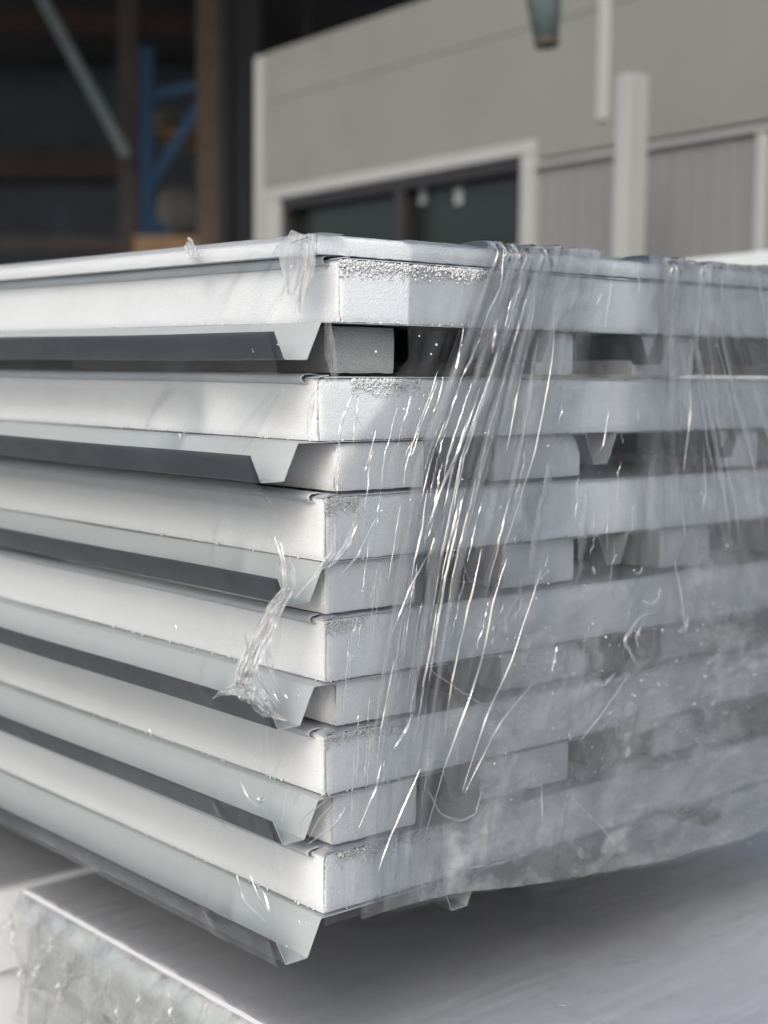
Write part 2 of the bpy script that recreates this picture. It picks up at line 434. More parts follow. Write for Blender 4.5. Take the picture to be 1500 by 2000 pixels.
def sheet(name, q0, q1, nq, ns, mat, base, amp, seed, s_top=.10, freq=60, lift=.012, low_bulge=.012, jag=.004, t0=None, fade=.0, dens=None):
    """a length of film laid over the top edge and hanging down the end face; folds run along the flow lines"""
    q = np.linspace(q0, q1, nq)[:, None]*np.ones((1, ns)); t = np.linspace(0, 1, ns)[None, :]*np.ones((nq, 1))
    tt = .14                                                   # share of the length that lies on the top
    on = t < tt
    H = ztop-ZB
    z = np.where(on, ztop, ztop-(t-tt)/(1-tt)*H)
    X = flow(q, z)
    hz = hem(X)+jag*(fbm(X*18, X*0+seed, seed)-.5)*2
    z = np.where(on, ztop, ztop-(t-tt)/(1-tt)*(ztop-hz))
    X = flow(q, z)+.010*(fbm(q*9, z*6, seed+3)-.5)
    qw = q+.010*(fbm(q*14, z*5+seed, seed+61, 3)-.5)+.004*(fbm(q*60, z*14, seed+62, 2)-.5)   # folds wander
    rid = 0
    for f, a, wd in ((freq*.5, 1.1, .10), (freq, .8, .09), (freq*2.1, .5, .10), (freq*4.3, .22, .16)):
        rid = rid+a*ridge(fbm(qw*f, z*2.2+qw*3, seed+int(f), 1)*2, wd)*np.clip(fbm(qw*f*.7, z*5, seed+int(f)+7, 2)*2.6-.7, 0, 1.4)
    ext_ = np.clip(np.gradient(X, axis=0)/np.gradient(q, axis=0)/.9, .25, 1.1)
    slow = fbm(qw*freq*.35, z*2, seed+90, 3)-.45
    crs = (fbm(qw*26+z*22, z*20-qw*12, seed+50, 4)-.45)        # slack cross wrinkles
    fac = ridge(fbm(q*11+z*7, z*9-q*8, seed+71, 3)*2-.45, .16)*.5  # broad facets
    off = base+amp*ext_*(rid*.8+1.6*slow+1.1*crs+.7*fac)
    down = (ztop-z)/H
    off = off+low_bulge*np.clip(down-.55, 0, 1)**1.3*np.clip((X-.12)/.5, 0, 1)*2
    off = np.maximum(off, .0028)
    ytop = (1-t/tt)*s_top
    Y = np.where(on, ytop-off*np.clip(t/tt, 0, 1)**2, -off)
    bun = lift*np.clip(fbm(q*11, q*0+2, seed+8, 3)*1.6-.3, 0, 1)+amp*.9*rid
    Z = np.where(on, ztop+.001+bun*np.exp(-((ytop-.015)/.045)**2), z+np.exp(-(ztop-z)/.018)*(.001+bun))
    V = np.stack([X, Y, Z], -1).reshape(-1, 3)
    ii, jj = np.meshgrid(np.arange(nq-1), np.arange(ns-1), indexing='ij'); a = (ii*ns+jj).ravel()
    F = np.stack([a, a+1, a+ns+1, a+ns], -1).tolist()
    UV = np.stack([q.ravel(), z.ravel()+np.where(on, ytop, 0).ravel()], -1)
    cl = np.zeros_like(q)
    if fade:                                                   # where the layer clings to the one below it
        wob = fade*(fbm(q*9, z*9, seed+80, 3)-.3)
        cl = 1-np.clip((np.minimum(q-q0, q1-q)+wob)/fade, 0, 1)
    cl = np.where(cl < .5, cl-1.2*np.where(on, 1, np.exp(-(ztop-z)/.012))*(lift > .01), cl)
    if dens is not None: cl = 1-(1-cl)*dens(X, z, q)
    return mesh(name, V.tolist(), F, mat, film, True, uv=UV, cling=np.clip(cl, -2, 1))

sheet('film_sheet', 0.012, 1.10, 700, 300, FILM, .0055, .0020, 1, freq=30, lift=.004, dens=lambda X, z, q: np.clip((X-.125-.9*(z-PZ[1][0]-.02)*(z < PZ[1][0]+.02)+.006*fbm(z*30, z*0, 3))/.003, 0, 1)*np.where(z < PZ[2][0], 1, 1))
sheet('film_layer', .28, .58, 460, 300, FILMG, .013, .0050, 5, freq=26, lift=.012, jag=.005, fade=.03)
sheet('film_layer', .66, 1.10, 460, 260, FILMG, .013, .0045, 9, freq=20, lift=.012, fade=.05)
def lowright(X, z, q):                         # slack, doubled film hangs in the lower right of the end
    H = ztop-ZB; d = (ztop-z)/H+.16*(fbm(X*7, z*7, 91, 4)-.5)*2
    return np.clip((d-.52)/.14, 0, 1)*np.clip((X-.16+.35*(d-.75)+.12*(fbm(X*8, z*8, 93, 3)-.5))/.10, 0, 1)
sheet('slack_film', .10, 1.10, 620, 300, FILMC, .018, .0085, 21, freq=15, lift=.002, dens=lowright, low_bulge=.020)
sheet('slack_layer', .12, 1.10, 420, 220, FILM, .026, .0120, 27, freq=7, lift=.002, dens=lambda X, z, q: lowright(X, z-.05, q), low_bulge=.022)

# creases: narrow raised tucks of doubled film that follow the pull of the wrap
def tuck(pts, wd, mat=CREASE, name='film_fold', h=.52, parent=film, normal=(0, -1, 0)):
    """narrow tent-shaped strip along a 3-D polyline"""
    P = [Vector(p) for p in pts]; n = len(P); V = []; UV = []
    N = Vector(normal)
    for i, p in enumerate(P):
        t = (P[min(i+1, n-1)]-P[max(i-1, 0)]).normalized(); s = t.cross(N).normalized()
        k = i/(n-1); tap = (math.sin(math.pi*min(1, max(0, k)))**.6)*wd+.0002
        hv = .25+1.15*float(vnoise(np.array(k*7.+P[0].x*90), np.array(P[0].z*70), 8))
        for a, b in ((-1, 0), (-.35, h), (.1, h*1.2), (.4, h*.7), (1, 0)):
            V.append(p+s*(a*tap)+N*(b*hv*tap*1.6)); UV.append((a*.01+i*.0007, k*.3))
    F = [(i*5+j, i*5+j+1, i*5+j+6, i*5+j+5) for i in range(n-1) for j in range(4)]
    return V, F, UV
def wander(q0, ya, yb, n, amp=.004, off=.017, seed=0):
    z = np.linspace(zc(ya), zc(yb), n); q = q0+amp*(fbm(np.linspace(0, 5, n), np.zeros(n)+q0*100, seed, 3)-.5)*2
    X = flow(q, z); y = -(off+.004*fbm(np.linspace(0, 9, n), np.zeros(n)+q0*50, seed+3))
    H = ztop-ZB; y = y-.02*np.clip((ztop-z)/H-.55, 0, 1)**1.3*np.clip((X-.12)/.5, 0, 1)
    return [(X[i], y[i], z[i]) for i in range(n)]
random.seed(12)
k = 0
for _ in range(42):                            # the pulled bundle that falls from the top to the near corner
    q = random.triangular(.30, .52, .38); ya = random.uniform(500, 1250); L = random.uniform(60, 420)
    V, F, UV = tuck(wander(q, ya, min(1760, ya+L), 34, .0035, .016, k), random.uniform(.0006, .0020)); k += 1
    mesh('film_fold', V, F, CREASE, film, True, uv=UV)
for _ in range(12):                            # the second gather at the right
    q = random.uniform(.78, .98); ya = random.uniform(500, 900); L = random.uniform(100, 500)
    V, F, UV = tuck(wander(q, ya, ya+L, 34, .004, .018, k), random.uniform(.0004, .0013)); k += 1
    mesh('film_fold', V, F, CREASE, film, True, uv=UV)
for _ in range(95):
    q = random.uniform(.03, .8); ya = random.uniform(700, 1500); L = random.uniform(25, 160)
    V, F, UV = tuck(wander(q, ya, min(1740, ya+L), 20, .006, .012, k), random.uniform(.0003, .0010)); k += 1
    mesh('film_fold', V, F, CREASE, film, True, uv=UV)

def ribbon(P, wd, mat, h=.35, seed=0, nu=13, name='film_pleat'):
    """soft rounded fold of doubled film; its edges cling to the layer below"""
    P = [Vector(p) for p in P]; n = len(P); V = []; UV = []; CL = []
    N = Vector((0, -1, 0))
    for i, p in enumerate(P):
        t = (P[min(i+1, n-1)]-P[max(i-1, 0)]).normalized(); sd = t.cross(N if abs(t.y) < .7 else Vector((0, 0, -1))).normalized(); nn_ = sd.cross(t).normalized()
        if nn_.y > 0: nn_ = -nn_
        if abs(t.y) >= .7: nn_ = Vector((0, 0, 1))
        k = i/(n-1); w_ = wd*(.45+.75*float(vnoise(np.array(k*4.), np.array(seed*1.7), seed)))*min(1, .25+3*min(k+.05, 1-k))
        for j in range(nu):
            a = j/(nu-1)*2-1
            hh = h*w_*math.cos(a*math.pi/2)**1.4*(1+.5*(float(vnoise(np.array(a*3.+9), np.array(k*7.), seed+3))-.5)) + .0012*float(vnoise(np.array(a*6.), np.array(k*12.), seed+5))
            V.append(p+sd*(a*w_)+nn_*hh); UV.append((a*w_+seed*.1, k*.4))
            CL.append(1-min(1, (1-abs(a))*2.2)*min(1, (1-k)*5+.0)*min(1, k*12+.2))
    F = [(i*nu+j, i*nu+j+1, (i+1)*nu+j+1, (i+1)*nu+j) for i in range(n-1) for j in range(nu-1)]
    return mesh(name, V, F, mat, film, True, uv=UV, cling=CL)
RIBB = m_film('folded_film', (.05, .38), 3.4, .07, 60, 3, .0012, milky=(.90, .92, .95), tint=(.993, .996, .998))
random.seed(5)
def topped(q, yb, n, off, seed):
    """fold that starts on the top of the stack, bunches up over the edge and falls down the end"""
    body = wander(q, 470, yb, n, .006, off, seed); x0 = body[0][0]
    hh = random.uniform(.004, .009)
    return [(x0+.02, .10, ztop+.004), (x0+.012, .055, ztop+hh*.7), (x0+.006, .022, ztop+hh), (x0+.002, .0, ztop+hh*.9), (x0, -.014, ztop+hh*.3), (x0, -.02, ztop-.010)]+body[2:]
for j_ in range(8):
    q_ = .295+.16*(j_+random.random()*.9)/8; ribbon(topped(q_, random.uniform(700, 1650), 40, random.uniform(.014, .019), 600+j_), random.uniform(.006, .018), RIBB, .24, 30+j_)
for j_ in range(5):
    q_ = .68+.30*(j_+random.random()*.9)/5; ribbon(topped(q_, random.uniform(600, 1300), 36, random.uniform(.013, .020), 640+j_), random.uniform(.008, .024), RIBB, .2, 60+j_)
for j_ in range(9):
    q_ = random.uniform(.25, .60); ya_ = random.uniform(650, 1250); ribbon(wander(q_, ya_, ya_+random.uniform(120, 420), 26, .008, random.uniform(.013, .018), 700+j_), random.uniform(.005, .016), RIBB, .22, 90+j_)
BIG = [((972, 620), (966, 655), (962, 690), 2.6), ((1042, 510), (1046, 590), (1036, 645), (1012, 760), (990, 880), 1.2), ((1082, 585), (1081, 690), (1062, 800), (1046, 880), (1012, 990), (982, 1080), 1.1),
 ((942, 650), (921, 700), (904, 735), 1.8), ((930, 785), (907, 850), (889, 895), (860, 960), (832, 1040), 1.9), ((872, 818), (846, 880), (826, 960), (812, 1015), 1.3), ((1000, 705), (1006, 740), (1001, 830), (989, 882), 1.2),
 ((906, 640), (894, 710), (878, 765), 1.4), ((866, 735), (856, 785), (846, 806), 1.0), ((990, 1090), (962, 1180), (945, 1280), (905, 1400), (868, 1500), (828, 1640), 1.5), ((1058, 1110), (1000, 1290), (950, 1400), (903, 1545), 1.4),
 ((808, 1392), (792, 1430), (770, 1462), 2.0), ((1046, 1330), (985, 1400), (962, 1440), (908, 1548), 1.2), ((822, 1500), (782, 1590), (757, 1650), (738, 1705), 1.2), ((1346, 690), (1349, 800), (1336, 920), 1.4), ((1176, 572), (1166, 595), 1.6),
 ((985, 480), (978, 560), (955, 610), (938, 655), 1.4), ((1010, 480), (1018, 560), (1000, 640), 1.0), ((850, 1060), (800, 1150), (765, 1240), 1.0), ((700, 1020), (685, 1060), (655, 1100), (620, 1115), 1.6), ((735, 1010), (700, 1085), (668, 1120), 1.2),
 ((745, 1490), (735, 1540), (700, 1620), 1.3), ((680, 1570), (655, 1610), (600, 1650), 1.4), ((770, 1290), (745, 1420), (735, 1500), .8), ((700, 1200), (695, 1225), (688, 1240), 1.3), ((1058, 1535), (1060, 1610), 1.2),
 ((1240, 510), (1250, 560), (1248, 570), 1.2), ((1375, 870), (1378, 960), (1372, 1000), 1.2), ((1190, 800), (1178, 870), (1172, 880), 1.0), ((1335, 1000), (1338, 1050), 1.4), ((1400, 600), (1430, 760), (1470, 900), (1490, 1040), 1.0),
 ((1290, 1146), (1286, 1170), (1272, 1180), (1252, 1172), 2.2), ((1286, 1196), (1252, 1202), (1218, 1250), (1232, 1275), (1243, 1298), 2.4), ((1262, 1205), (1242, 1245), (1248, 1268), 1.6), ((1158, 1338), (1182, 1338), (1204, 1312), 2.2),
 ((1230, 1316), (1182, 1385), (1132, 1450), 1.3), ((1088, 1262), (1084, 1290), (1078, 1312), 2.2), ((1316, 1088), (1334, 1180), (1340, 1238), 1.6), ((1318, 1232), (1340, 1228), (1345, 1205), 1.6), ((1158, 1105), (1162, 1122), 2.0), ((1240, 1120), (1252, 1118), (1256, 1104), 1.8),
 ((840, 1308), (900, 1350), (950, 1380), (990, 1400), .9), ((835, 1540), (860, 1590), (900, 1605), (930, 1590), (942, 1540), 1.2), ((690, 770), (672, 810), (660, 850), 1.5), ((735, 840), (720, 900), (712, 925), 1.1), ((690, 800), (715, 850), (745, 880), .7),
 ((860, 1700), (960, 1690), (1050, 1660), .8), ((1120, 1560), (1180, 1620), (1200, 1650), .9)]
for b_i, b_ in enumerate(BIG):
    c_ = [pe_ for pe_ in b_[:-1]]; wv = b_[-1]*.0013; n_ = 30; lo_ = .021 if min(p[1] for p in c_) < 1050 else (.027 if c_[0][0] < 1000 else .046)
    tt_ = np.linspace(0, len(c_)-1, n_)
    xs_ = np.interp(tt_, range(len(c_)), [p[0] for p in c_]); ys_ = np.interp(tt_, range(len(c_)), [p[1] for p in c_])
    for _ in range(2): xs_[1:-1] = (xs_[:-2]+xs_[1:-1]*2+xs_[2:])/4; ys_[1:-1] = (ys_[:-2]+ys_[1:-1]*2+ys_[2:])/4
    xs_ = xs_+2.2*(fbm(tt_*3, tt_*0+b_i, 7, 3)-.5)
    V, F, UV = tuck([onplane(x, y, (0, -lo_-.03*max(0, (y-1250)/550)*max(0, min(1, (x-760)/400)), 0), (0, 1, 0)) for x, y in zip(xs_, ys_)], wv)
    mesh('film_fold', V, F, CREASE, film, True, uv=UV)

# film round the long side: taut between the cover sheet and the gutter edges
def side_film():
    zs = [(ztop+.0005, .03), (ztop+.0008, .0), (ztop-.001, -.0155)]
    for i, (zt, zb) in enumerate(PZ):
        dx = PAN[i][2]; zs += [(zb-.012, dx-GSH[i]-.0695), (zb-.046, dx-GSH[i]-.0570)]
        if i < 5: zs += [(zb-.080, -.0600)]
    nv = 260; ny = 220
    A = np.array(zs); s = np.r_[0, np.cumsum(np.hypot(*np.diff(A, axis=0).T))]; S = np.linspace(0, s[-1], nv)
    zz = np.interp(S, s, A[:, 0]); xx = np.interp(S, s, A[:, 1])
    y = (np.linspace(0, 1, ny)**1.4*2.6-.006)[:, None]
    U = y*np.ones((1, nv)); T = S[None, :]*np.ones((ny, 1))
    bow = np.zeros(nv)
    X = xx[None, :]-.0045-.004*fbm(U*3, T*7, 3, 3)-.006*np.exp(-U/.05)*0-.0003*(fbm(U*40+T*18, T*30, 8, 2))
    # pulled tight diagonals near the corner
    dg = fbm((U-T*.35)*60, T*3, 15, 3); X = X-.0035*np.exp(-U/.07)*(1-np.abs(2*dg-1)).clip(0, 1)**3
    Z = zz[None, :]+0*U
    for by, bz, sy_, sz_, am in ((.085, zc(560), .020, .030, .009), (.035, zc(500), .012, .03, .006), (.17, zc(800), .050, .050, .030), (.10, zc(1070), .018, .035, .010), (.11, zc(1330), .018, .03, .009),
                                 (.09, zc(1580), .016, .03, .008), (.11, zc(1790), .018, .035, .009)):
        X = X-am*np.exp(-((U-by)/sy_)**2-((Z-bz)/sz_)**2)*(.8+.4*fbm(U*25, T*25, 44, 2))
    V = np.stack([X, U+0*T, Z], -1).reshape(-1, 3)
    a = (np.arange(ny-1)[:, None]*nv+np.arange(nv-1)[None, :]).ravel()
    return mesh('side_film', V.tolist(), np.stack([a, a+nv, a+nv+1, a+1], -1).tolist(), FILML, film, True, uv=np.stack([U.ravel(), T.ravel()], -1))
side_film()

SIDEG = [((462, 1708), (474, 1756), (520, 1802), 1.6), ((488, 1708), (504, 1752), (530, 1790), (516, 1742), (494, 1722), 1.5), ((468, 1522), (486, 1562), (512, 1582), 1.6), ((498, 1548), (508, 1566), (520, 1560), 2.6), ((508, 1232), (514, 1262), (532, 1288), 1.5),
 ((498, 1296), (512, 1336), (542, 1372), 1.8), ((528, 1340), (545, 1374), 1.2), ((562, 1530), (556, 1570), (550, 1604), 1.2), ((588, 1548), (580, 1562), (572, 1570), 1.8), ((552, 1350), (562, 1366), 1.6), ((586, 1350), (578, 1368), 1.6),
 ((340, 1214), (346, 1232), .8), ((534, 1044), (546, 1080), (552, 1110), (556, 1170), 1.4), ((548, 1058), (556, 1100), (560, 1150), 1.0), ((575, 505), (560, 545), (548, 590), 1.2), ((600, 498), (590, 560), (572, 620), 1.0), ((368, 486), (374, 498), 1.8), ((384, 484), (392, 500), 1.4),
 ((560, 458), (545, 480), (530, 500), 1.4), ((610, 462), (590, 470), (566, 476), 1.6), ((290, 1418), (296, 1440), .8), ((350, 845), (352, 860), 1.2), ((585, 1635), (592, 1600), (640, 1560), 1.2), ((602, 1640), (622, 1600), (650, 1570), 1.0)]
for g_i, g_ in enumerate(SIDEG):
    c_ = g_[:-1]; tt_ = np.linspace(0, len(c_)-1, 22)
    xs_ = np.interp(tt_, range(len(c_)), [p[0] for p in c_]); ys_ = np.interp(tt_, range(len(c_)), [p[1] for p in c_])
    for _ in range(3): xs_[1:-1] = (xs_[:-2]+xs_[1:-1]*2+xs_[2:])/4; ys_[1:-1] = (ys_[:-2]+ys_[1:-1]*2+ys_[2:])/4
    V, F, UV = tuck([onplane(x, y, (-.034 if y < 520 else -.081, 0, 0), (1, 0, 0)) for x, y in zip(xs_, ys_)], g_[-1]*.0011, normal=(-1, 0, 0))
    mesh('film_fold', V, F, CREASE, film, True, uv=UV)

# torn knot of film hooked on the fourth panel's gutter, with its strands
def skin_strip(pts, wd, mat, name, seed=0, nu=9, crump=.006, parent=film, face=None):
    """ribbon of crumpled film through 3-D points, wd = width at each point"""
    P = [np.array(p) for p in pts]; m = len(P); n = (m-1)*10+1
    tt = np.linspace(0, m-1, n); C = np.stack([np.interp(tt, range(m), [p[j] for p in P]) for j in range(3)], -1)
    Wd = np.interp(tt, range(m), wd); D = np.gradient(C, axis=0); D /= np.linalg.norm(D, axis=1)[:, None]
    f = np.array(face if face is not None else -FWD); S = np.cross(D, f); S /= np.linalg.norm(S, axis=1)[:, None]
    V = []; UV = []
    for i in range(n):
        for j in range(nu):
            a = j/(nu-1)*2-1
            q = fbm(np.array(a*3.+seed), np.array(tt[i]*1.3+seed), seed, 3)
            V.append(C[i]+S[i]*a*Wd[i]+f*crump*(abs(2*q-1)*2-.3)*min(1, Wd[i]/.008+.15)); UV.append((a*.05, tt[i]*.08))
    F = [(i*nu+j, i*nu+j+1, (i+1)*nu+j+1, (i+1)*nu+j) for i in range(n-1) for j in range(nu-1)]
    return mesh(name, V, F, mat, parent, True, uv=UV)
def pc(x, y, off=-.075): return onplane(x, y, (off, 0, 0), (1, 0, 0))       # on the plane of the gutter edges
def pe(x, y, off=-.03): return onplane(x, y, (0, off, 0), (0, 1, 0))        # on the plane of the film over the end
cn = lambda x, y, d=1.70: atdepth(x, y, d)
knot = m_film('knotted_film', (.15, .6), 1.9, .14, 60, 20, .0010, crumple=.002, milky=(.88, .90, .92))
for s in range(7):
    a = random.uniform(-8, 8); b = random.uniform(-14, 14)
    skin_strip([cn(565+a, 1150, 1.66), cn(540+a, 1185, 1.65), cn(505+a+b, 1250, 1.645), cn(478+b, 1310, 1.64), cn(468+b*.5, 1342, 1.64)], [.004, .006, .005, .007, .004], knot, 'film_strand', 40+s, 9, .006)
skin_strip([cn(455, 1335, 1.64), cn(480, 1352, 1.635), cn(505, 1362, 1.635), cn(530, 1385, 1.63)], [.004, .010, .010, .004], knot, 'film_knot', 61, 13, .016)
skin_strip([cn(414, 1366, 1.645), cn(432, 1352, 1.64), cn(458, 1345, 1.64), cn(490, 1350, 1.64)], [.0005, .003, .006, .006], knot, 'film_tail', 67, 9, .010)
skin_strip([cn(500, 1365, 1.64), cn(520, 1390, 1.64), cn(560, 1405, 1.64)], [.008, .007, .002], knot, 'film_knot', 71, 11, .012)
for a in ([(478, 1240), (500, 1330), (545, 1385)], [(520, 1230), (525, 1290), (540, 1345)], [(560, 1150), (552, 1110), (548, 1060)], [(575, 1170), (572, 1120), (566, 1085)],
          [(636, 580), (645, 690), (662, 772)], [(640, 740), (610, 780), (600, 850)], [(655, 1010), (650, 1080), (575, 1170)], [(700, 990), (680, 1060), (640, 1110)]):
    skin_strip([cn(x, y, 1.66) for x, y in a], [.0008, .004 if a[0][0] != 636 else .007, .001], FILMG if a[0][0] == 636 else knot, 'film_strand', a[0][0], 7, .004)

PLEAT_GLARE = m_film('pleated_film_glare', (.35, .8), 2.5, .12, 90, 8, .0012, milky=(.88, .89, .9))
# the film corner pulled over the top: white glare painted as milky haze
for pts, wv, sd in (([(585, 455), (575, 505), (568, 575)], [.014, .030, .005], 3), ([(610, 458), (600, 520), (585, 610)], [.008, .016, .002], 8), ([(365, 474), (375, 492), (385, 505)], [.010, .012, .003], 5)):
    P = [pc(x, y, -.030) for x, y in pts]
    skin_strip(P, wv, PLEAT_GLARE, 'film_pleat', sd, 11, .003, face=(-1, 0, 0))

# foam beads caught under the film
pts = []
for _ in range(170):
    x = random.triangular(900, 1500, 1400); y = random.triangular(1050, 1660, 1450); p = pe(x, y, -.034); pts.append(p)
for _ in range(40): pts.append(pe(random.uniform(660, 1450), random.uniform(640, 1300), -.022))
for x, y in ((493, 683), (495, 687), (541, 668), (543, 673), (560, 1848), (570, 1850), (580, 1846), (585, 1800), (598, 1802), (604, 1806)): pts.append(pc(x, y, -.074))
o = crumbs('foam_beads', pts, None, .0006, .0017); tag(o, 'loose white foam beads caught under the film on the stack end', 'foam beads')

# ------------------------------------------------------------------ wrapped packs below
ZL = zc(1866)-.175
PACKTOP = m_film('pack_film', (.10, .30), .7, .20, 5, 9, .0030, milky=(.78, .80, .84))
PACKSIDE = m_film('pack_side_film', (.05, .50), 3.4, .10, 30, 14, .0050, crumple=.0, milky=(.86, .89, .88), tint=(.97, .985, .965))
WHITE = m_steel('white_liner', (.68, .70, .73), .5, .03)
def ext(px, py, z=ZL): return onplane(px, py, (0, 0, z), (0, 0, 1))
c_far = ext(30, 1742); c_near = ext(530, 2000)
LX = (c_far.x+c_near.x)/2; LY = c_far.y
pack = empty('wrapped_pack', (LX+.6, LY-1, ZL-.3), 'white wrapped panel pack below the stack, its bright edge reaching the picture bottom', 'panel pack')
z = ZL
for k in range(2):
    o = foam_block('foam_slab', LX+.004, LX+2.1, LY-2.2, LY, z-.13, z-.004, FOAM, pack, 400+k, .4, step=.02)
    prism('liner_sheet', [(LX+.001, z-.010), (LX, z-.002), (LX+.004, z), (LX+2.1, z)], LY-2.2, LY, [WHITE, WHITE], pack, -.001)
    z -= .155
def pack_film(x0, x1, y0, y1, zt, drop, parent, seed, name='pack_film', mt=PACKTOP, ms=PACKSIDE):
    nu, nv = 260, 220                           # across x, then along y; the sheet folds down over the left edge
    s = np.linspace(-drop, x1-x0, nu)[:, None]*np.ones((1, nv)); y = np.linspace(y0, y1, nv)[None, :]*np.ones((nu, 1))
    top = s > 0
    wr = (1-np.abs(2*fbm(s*4+y*9, y*16-s*3, seed, 4)-1)).clip(0, 1)**4
    wf = fbm(y*32+s*6, s*7, seed+4, 4)
    X = np.where(top, x0+s, x0-.003-.022*(1-np.abs(2*fbm(y*11+s*9, s*6, seed+4, 4)-1)).clip(0, 1)**2*np.clip(-s/.03, 0, 1)); X = X-.0
    rad = .004*np.exp(-np.abs(s)/.02)
    Z = np.where(top, zt+.003+.0018*wr+.0025*fbm(s*9, y*9, seed+7)*np.clip(s/.05, 0, 1), zt+.002+s)-rad
    V = np.stack([X, y, Z], -1).reshape(-1, 3); a = (np.arange(nu-1)[:, None]*nv+np.arange(nv-1)[None, :])
    F = np.stack([a, a+nv, a+nv+1, a+1], -1).reshape(-1, 4); fm = (s[:-1, :-1] < 0).astype(int).ravel()
    return mesh(name, V.tolist(), F.tolist(), [mt, ms], parent, True, fm=fm, uv=np.stack([s.ravel(), y.ravel()], -1))
pack_film(LX, LX+2.1, LY-1.6, LY+.004, ZL, .30, pack, 3)
random.seed(21)
for k in range(46):                            # tight glossy pleats on the side and a few on the top of the lower pack
    side_ = k < 36; y_ = LY-random.uniform(.01, .62); n_ = 16; P_ = []
    if side_:
        z_ = ZL-random.uniform(.0, .10); L_ = random.uniform(.03, .12); sl_ = random.uniform(-.25, .9)
        P_ = [(LX-.028-.004*math.sin(i), y_+sl_*L_*i/n_+.003*math.sin(i*.9+k), z_-L_*i/n_) for i in range(n_)]
    else:
        x_ = LX+random.uniform(.05, .9); y_ = LY-random.uniform(.0, .9); L_ = random.uniform(.03, .14)
        P_ = [(x_+L_*.9*i/n_, y_-L_*.35*i/n_+.002*math.sin(i*.8+k), ZL+.0085) for i in range(n_)]
    V, F, UV = tuck(P_, random.uniform(.0008, .0022 if side_ else .0014), normal=(-1, 0, 0) if side_ else (0, 0, 1))
    mesh('film_pleat', V, F, CREASE, pack, True, uv=UV)
# the next pack beyond it
p2 = ext(0, 1610, ZL+.02)
pk = empty('wrapped_pack', (LX+.5, LY+1.6, ZL-.3), 'pale wrapped panel pack beyond the lower one, at the left edge', 'panel pack')
foam_block('foam_slab', LX-.5, LX+1.2, LY+.06, LY+2.8, ZL-.16, ZL-.012, FOAM, pk, 420, .4, step=.03)
prism('liner_sheet', [(LX-.504, ZL-.02), (LX-.504, ZL-.010), (LX+1.2, ZL-.009)], LY+.055, LY+2.8, [WHITE, WHITE], pk, -.001)
pack_film(LX-.5, LX+1.2, LY+.05, LY+2.8, ZL-.008, .16, pk, 12)
for k in range(3):
    bevbox('panel_slab', (1.69, 2.72, .15), FOAM, (LX+.348, LY+1.44, ZL-.245-k*.155), None, pk, .004)
GZ0 = -1.52
# timber bearers carry the stack on the lower packs, and the packs on the ground
TIM = m_plain('timber', (.16, .12, .08), .8, .25, 12)
zb0 = PZ[5][1]-.046
for i, (yy, lab) in enumerate(((.62, 'rough timber bearer under the lowest panel near the stack end'), (2.6, 'rough timber bearer under the far part of the stack'))):
    o = bevbox('timber_bearer', (.75, .09, zb0-(ZL+.014)), TIM, (.62, yy if i == 0 else LY+2.0, (zb0+ZL+.014)/2), bev=.003)
    tag(o, lab, 'bearer')
for yy, zb_, lab in ((LY-1.0, z+.025, 'ground bearer under the lower wrapped pack, hidden below the picture'), (LY+.9, ZL-.63, 'ground bearer under the wrapped pack beyond, hidden below the picture')):
    o = bevbox('timber_bearer', (1.1, .1, zb_-GZ0), TIM, (LX+.65, yy, (zb_+GZ0)/2), bev=.003)
    tag(o, lab, 'bearer')

# pack beyond the stack at the right: a pale edge above the film
a = atdepth(1372, 492, 4.2)
ps = empty('wrapped_pack', (a.x+.6, a.y+.4, a.z-.3), 'pale wrapped panel pack standing behind the stack at the right edge of the picture', 'panel pack')
e0 = atdepth(1330, 492, 4.3); e1 = atdepth(1700, 478, 3.6); d = (e1-e0); d.z = 0; Ld = d.length; d.normalize(); nn = Vector((-d.y, d.x, 0))
if nn.dot(FWD) < 0: nn = -nn
Rm = Matrix((d, nn, Vector((0, 0, 1)))).transposed(); PALE = m_steel('pale_top', (.66, .72, .72), .3)
zz0 = (e0.z+e1.z)/2
for k in range(6):
    c = e0+d*Ld/2+nn*.6; c.z = zz0-.075-k*.15
    bevbox('panel_slab', (Ld, 1.2, .14), PALE if k == 0 else FOAM, c, Rm, ps, .004)
# ------------------------------------------------------------------ ground
GRD = m_plain('concrete', (.36, .38, .40), .85, .2, 3)
me = mesh('ground', [(-60, -60, GZ0), (60, -60, GZ0), (60, 90, GZ0), (-60, 90, GZ0)], [(0, 1, 2, 3)], GRD); tag(me, kind='structure')

# ------------------------------------------------------------------ clad building on the right
dw = ray(-1230, 690); dw.z = 0; dw = -dw.normalized()          # along the wall, toward the picture's right
WA = atdepth(508, 700, 9.0); WA.z = 0
wn = Vector((dw.y, -dw.x, 0))
if wn.dot(CAM-WA) < 0: wn = -wn                                 # out of the wall, toward the camera
def wl(px, py, out=0):                                          # picture point on the wall -> (along, height)
    p = onplane(px, py, WA+wn*out, wn); return (p-WA).dot(dw), p.z
WM = Matrix((dw, -wn, Vector((0, 0, 1)))).transposed()
def wbox(name, u0, u1, z0, z1, o0, o1, mat, parent, bev=.003):
    """box on the wall: u along, z up, o0..o1 out of it"""
    c = WA+dw*((u0+u1)/2)+wn*((o0+o1)/2); c.z = (z0+z1)/2
    return bevbox(name, (abs(u1-u0), abs(o1-o0), abs(z1-z0)), mat, c, WM, parent, bev, 1)
CLAD = m_plain('clad_board', (.180, .186, .172), .6, .06, 2.2); CLADV = m_plain('clad_sheet', (.168, .170, .172), .55, .04, 3)
TRIM = m_plain('white_trim', (.32, .33, .325), .5, .04, 3); DARKFR = m_plain('dark_frame', (.022, .020, .023), .4, .1, 4)
